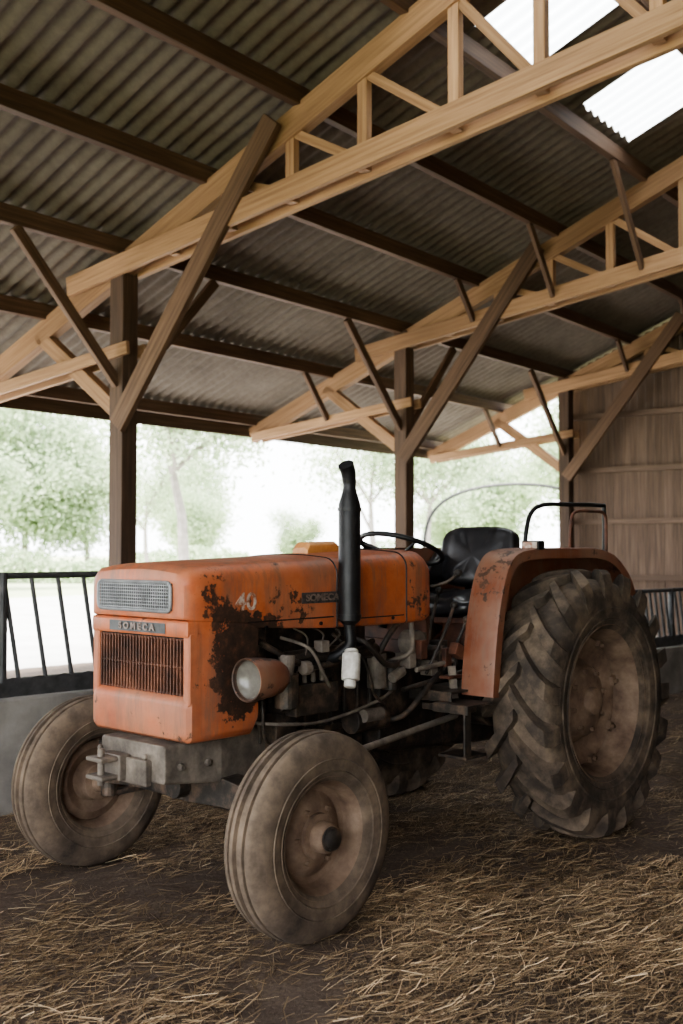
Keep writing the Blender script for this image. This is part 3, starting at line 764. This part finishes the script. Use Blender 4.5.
bm = bmesh.new(); c = Vector((1.36, 0, 1.495)); ax = Vector((.36, 0, .93)).normalized(); u = Vector((0, 1, 0)); v = ax.cross(u)
tube(bm, [c + (u * cos(2 * pi * k / 48) + v * sin(2 * pi * k / 48)) * .215 for k in range(48)], .013, n=10, closed=True)
hub = c - ax * .04
for k in range(3):
    a = 2 * pi * k / 3 + .5; tube(bm, [hub, c + (u * cos(a) + v * sin(a)) * .12 - ax * .02, c + (u * cos(a) + v * sin(a)) * .21], .008, n=8)
cyl(bm, hub - ax * .03, hub + ax * .025, .035, n=20); cyl(bm, hub, c - ax * .42, .022, n=14)
bm_obj('steering_wheel', bm, BLACK, t, smooth=True)

def cushion(name, c, s, rx, mat, rib=True):
    bm = bmesh.new(); n2 = 14; R = Matrix.Rotation(rx, 3, 'Y')
    def P(u_, v_):
        def se(a, e): return math.copysign(abs(a) ** e, a)
        x = se(cos(v_), .45) * se(cos(u_), .45); y = se(cos(v_), .45) * se(sin(u_), .45); z = se(sin(v_), .6)
        k = 1 + (0.16 * cos(y * 4 * pi) if (rib and z > 0) else 0)
        return Vector(c) + R @ Vector((x * s[0] / 2, y * s[1] / 2, z * s[2] / 2 * k))
    rows_ = []
    for j in range(n2 + 1):
        v_ = -pi / 2 + pi * j / n2; rows_.append([bm.verts.new(P(2 * pi * i / 60, v_)) for i in range(60)])
    for A_, B_ in zip(rows_[:-1], rows_[1:]):
        for i in range(60): bm.faces.new((A_[i], A_[(i + 1) % 60], B_[(i + 1) % 60], B_[i]))
    bmesh.ops.remove_doubles(bm, verts=bm.verts, dist=1e-5)
    return bm_obj(name, bm, mat, t, smooth=True)
cushion('seat_cushion', (1.84, 0, 1.20), (.46, .48, .12), radians(-4), VINYL)
cushion('seat_backrest', (2.05, 0, 1.45), (.34, .50, .12), radians(-78), VINYL)
for sg in (-1, 1): cushion('seat_side_bolster', (1.98, sg * .245, 1.37), (.28, .07, .15), radians(-40), VINYL, False)
bm = bmesh.new(); boxb(bm, (1.88, 0, 1.12), (.36, .36, .04)); boxb(bm, (1.9, 0, 1.02), (.12, .2, .2)); boxb(bm, (2.13, 0, 1.4), (.02, .3, .35)); beam(bm, (1.7, -.12, .93), (2.0, -.12, 1.1), .03, .03); beam(bm, (1.7, .12, .93), (2.0, .12, 1.1), .03, .03)
bm_obj('seat_frame', bm, RUSTRED, t, bevel=.004)

# ------------------------------------------------------------ trees
def leaf_mat():
    m = bpy.data.materials.new('haze_paled_leaves'); m.use_nodes = True; nt = m.node_tree; nt.nodes.clear()
    o = nt.nodes.new('ShaderNodeOutputMaterial'); d = nt.nodes.new('ShaderNodeBsdfDiffuse'); tr = nt.nodes.new('ShaderNodeBsdfTranslucent'); mx = nt.nodes.new('ShaderNodeMixShader')
    g = nt.nodes.new('ShaderNodeNewGeometry'); r = ramp(nt, [(0, (0.30, 0.40, 0.24)), (0.6, (0.50, 0.59, 0.40)), (1, (0.66, 0.72, 0.55))])  # greens lightened so the colour carries the haze and overexposure
    nt.links.new(g.outputs['Random Per Island'], r.inputs[0]); nt.links.new(r.outputs[0], d.inputs[0]); nt.links.new(r.outputs[0], tr.inputs[0])
    mx.inputs[0].default_value = .5; nt.links.new(d.outputs[0], mx.inputs[1]); nt.links.new(tr.outputs[0], mx.inputs[2]); nt.links.new(mx.outputs[0], o.inputs[0]); return m
LEAF = leaf_mat()
BARK = mottled('bark', [(0.3, (0.18, 0.16, 0.14)), (0.7, (0.34, 0.31, 0.28))], 6, 0.9)
def tree_mesh(name, H, spread, nleaf, lsize, seed, low=0.25, gs=.05, trunk=.6):
    rnd = random.Random(seed); bm = bmesh.new(); tips = []
    def br(p, d_, L, r, lev):
        n = 4; pts = [p]; q = p.copy(); dd = d_.copy()
        for i in range(n):
            dd = (dd + Vector((rnd.uniform(-1, 1), rnd.uniform(-1, 1), rnd.uniform(-.3, .6))) * .18).normalized(); q = q + dd * L / n; pts.append(q.copy())
        tube(bm, pts, [r * (1 - .15 * i) for i in range(n + 1)], n=6)
        if lev >= 1: tips.extend(pts[2:])
        if lev < 3:
            for k in range(6 if lev == 0 else 3):
                s_ = pts[rnd.randint(1 if lev else 2, n)]; az = rnd.uniform(0, 2 * pi); nd = (dd * .5 + Vector((cos(az) * spread, sin(az) * spread, rnd.uniform(.0, .8)))).normalized()
                br(s_, nd, L * rnd.uniform(.4, .7), r * .45, lev + 1)
    br(Vector((0, 0, 0)), Vector((0, 0, 1)), H * trunk, H * .022, 0)
    for i in range(nleaf):
        c = rnd.choice(tips) + Vector((rnd.gauss(0, 1), rnd.gauss(0, 1), rnd.gauss(0, 1))) * H * gs
        if c.z < H * low * .6: continue
        a = Vector((rnd.uniform(-1, 1), rnd.uniform(-1, 1), rnd.uniform(-1, 1))).normalized(); b_ = a.orthogonal().normalized(); s_ = lsize * rnd.uniform(.6, 1.3)
        vs = [bm.verts.new(c + a * s_), bm.verts.new(c + b_ * s_ * .6), bm.verts.new(c - a * s_), bm.verts.new(c - b_ * s_ * .6)]
        bm.faces.new(vs).material_index = 1
    me = bpy.data.meshes.new(name); bm.to_mesh(me); bm.free(); me.materials.append(BARK); me.materials.append(LEAF); return me
T1 = tree_mesh('tree', 8, 1.0, 12000, .085, 3, .12, .065); T2 = tree_mesh('tree_b', 8, 1.3, 16000, .13, 11, .0, .08, .5); T3 = tree_mesh('tree_c', 8, .8, 6000, .08, 23, .1, .07)
for me, x, y, sc, rz in [(T1, -3.9, 27, 1.0, 0), (T3, -6.9, 38, .62, 1), (T2, -15.5, 52, 1.15, 2), (T2, -12.2, 51, .85, .5), (T2, -19, 51, 1.3, 4), (T2, -14.5, 40, .72, 1.1), (T3, 1.6, 43, .95, 2.2),
                         (T1, 3.4, 42, .95, 5), (T2, 9.0, 62, .9, 1.3), (T2, -28, 60, 1.5, 3.3), (T1, 12, 53, 1.1, 2.5), (T2, 15, 55, 1.2, 0), (T2, -8.6, 62, .6, 1.8), (T2, -2.5, 60, .45, .9), (T2, 6.5, 64, .6, 5.1), (T2, -10.5, 68, .9, 2.9)]:
    o = bpy.data.objects.new('tree', me); o.location = (x, y, -.08); o.scale = (sc, sc, sc); o.rotation_euler = (0, 0, rz); link(o)
bm = bmesh.new(); rnd = random.Random(5)
for i in range(26000):
    x = rnd.uniform(-42, 36); hh = 1.3 + 1.0 * noise.noise(Vector((x * .22, 0, 0))) + .4 * noise.noise(Vector((x * 1.3, 4, 0)))
    c = Vector((x, 47.5 + rnd.gauss(0, .5), rnd.uniform(0, max(.4, hh)))); a = Vector((rnd.uniform(-1, 1), rnd.uniform(-1, 1), rnd.uniform(-1, 1))).normalized(); b_ = a.orthogonal().normalized(); s_ = rnd.uniform(.08, .16)
    bm.faces.new([bm.verts.new(c + a * s_), bm.verts.new(c + b_ * s_ * .6), bm.verts.new(c - a * s_), bm.verts.new(c - b_ * s_ * .6)])
bm_obj('hedge', bm, LEAF, recalc=False)
bm = bmesh.new()
pts = []
for i in range(33):
    a = pi * i / 32; pts.append(Vector((3.9 + 2.0 * cos(a), 24 - .6 * cos(a), .0 + 2.95 * sin(a) ** .3)))
tube(bm, pts, .04, n=6)
bm_obj('hoop_house_frame', bm, BLACK)

# ------------------------------------------------------------ light
w = bpy.data.worlds.new('sky'); scene.world = w; w.use_nodes = True; nt = w.node_tree; nt.nodes.clear()
o = nt.nodes.new('ShaderNodeOutputWorld'); bg = nt.nodes.new('ShaderNodeBackground'); bg.inputs[0].default_value = (0.95, 0.97, 1.0, 1); bg.inputs[1].default_value = 7.5
nt.links.new(bg.outputs[0], o.inputs[0])
sl = bpy.data.lights.new('sun', 'SUN'); sl.energy = 15; sl.angle = radians(3); sl.color = (1, .96, .88)
so = bpy.data.objects.new('sun', sl); link(so)
dirv = Vector((0.35, 0.30, -0.88)); so.rotation_euler = dirv.to_track_quat('-Z', 'Y').to_euler()
try: scene.view_settings.look = 'AgX - Medium High Contrast'
except Exception as e: print(e)
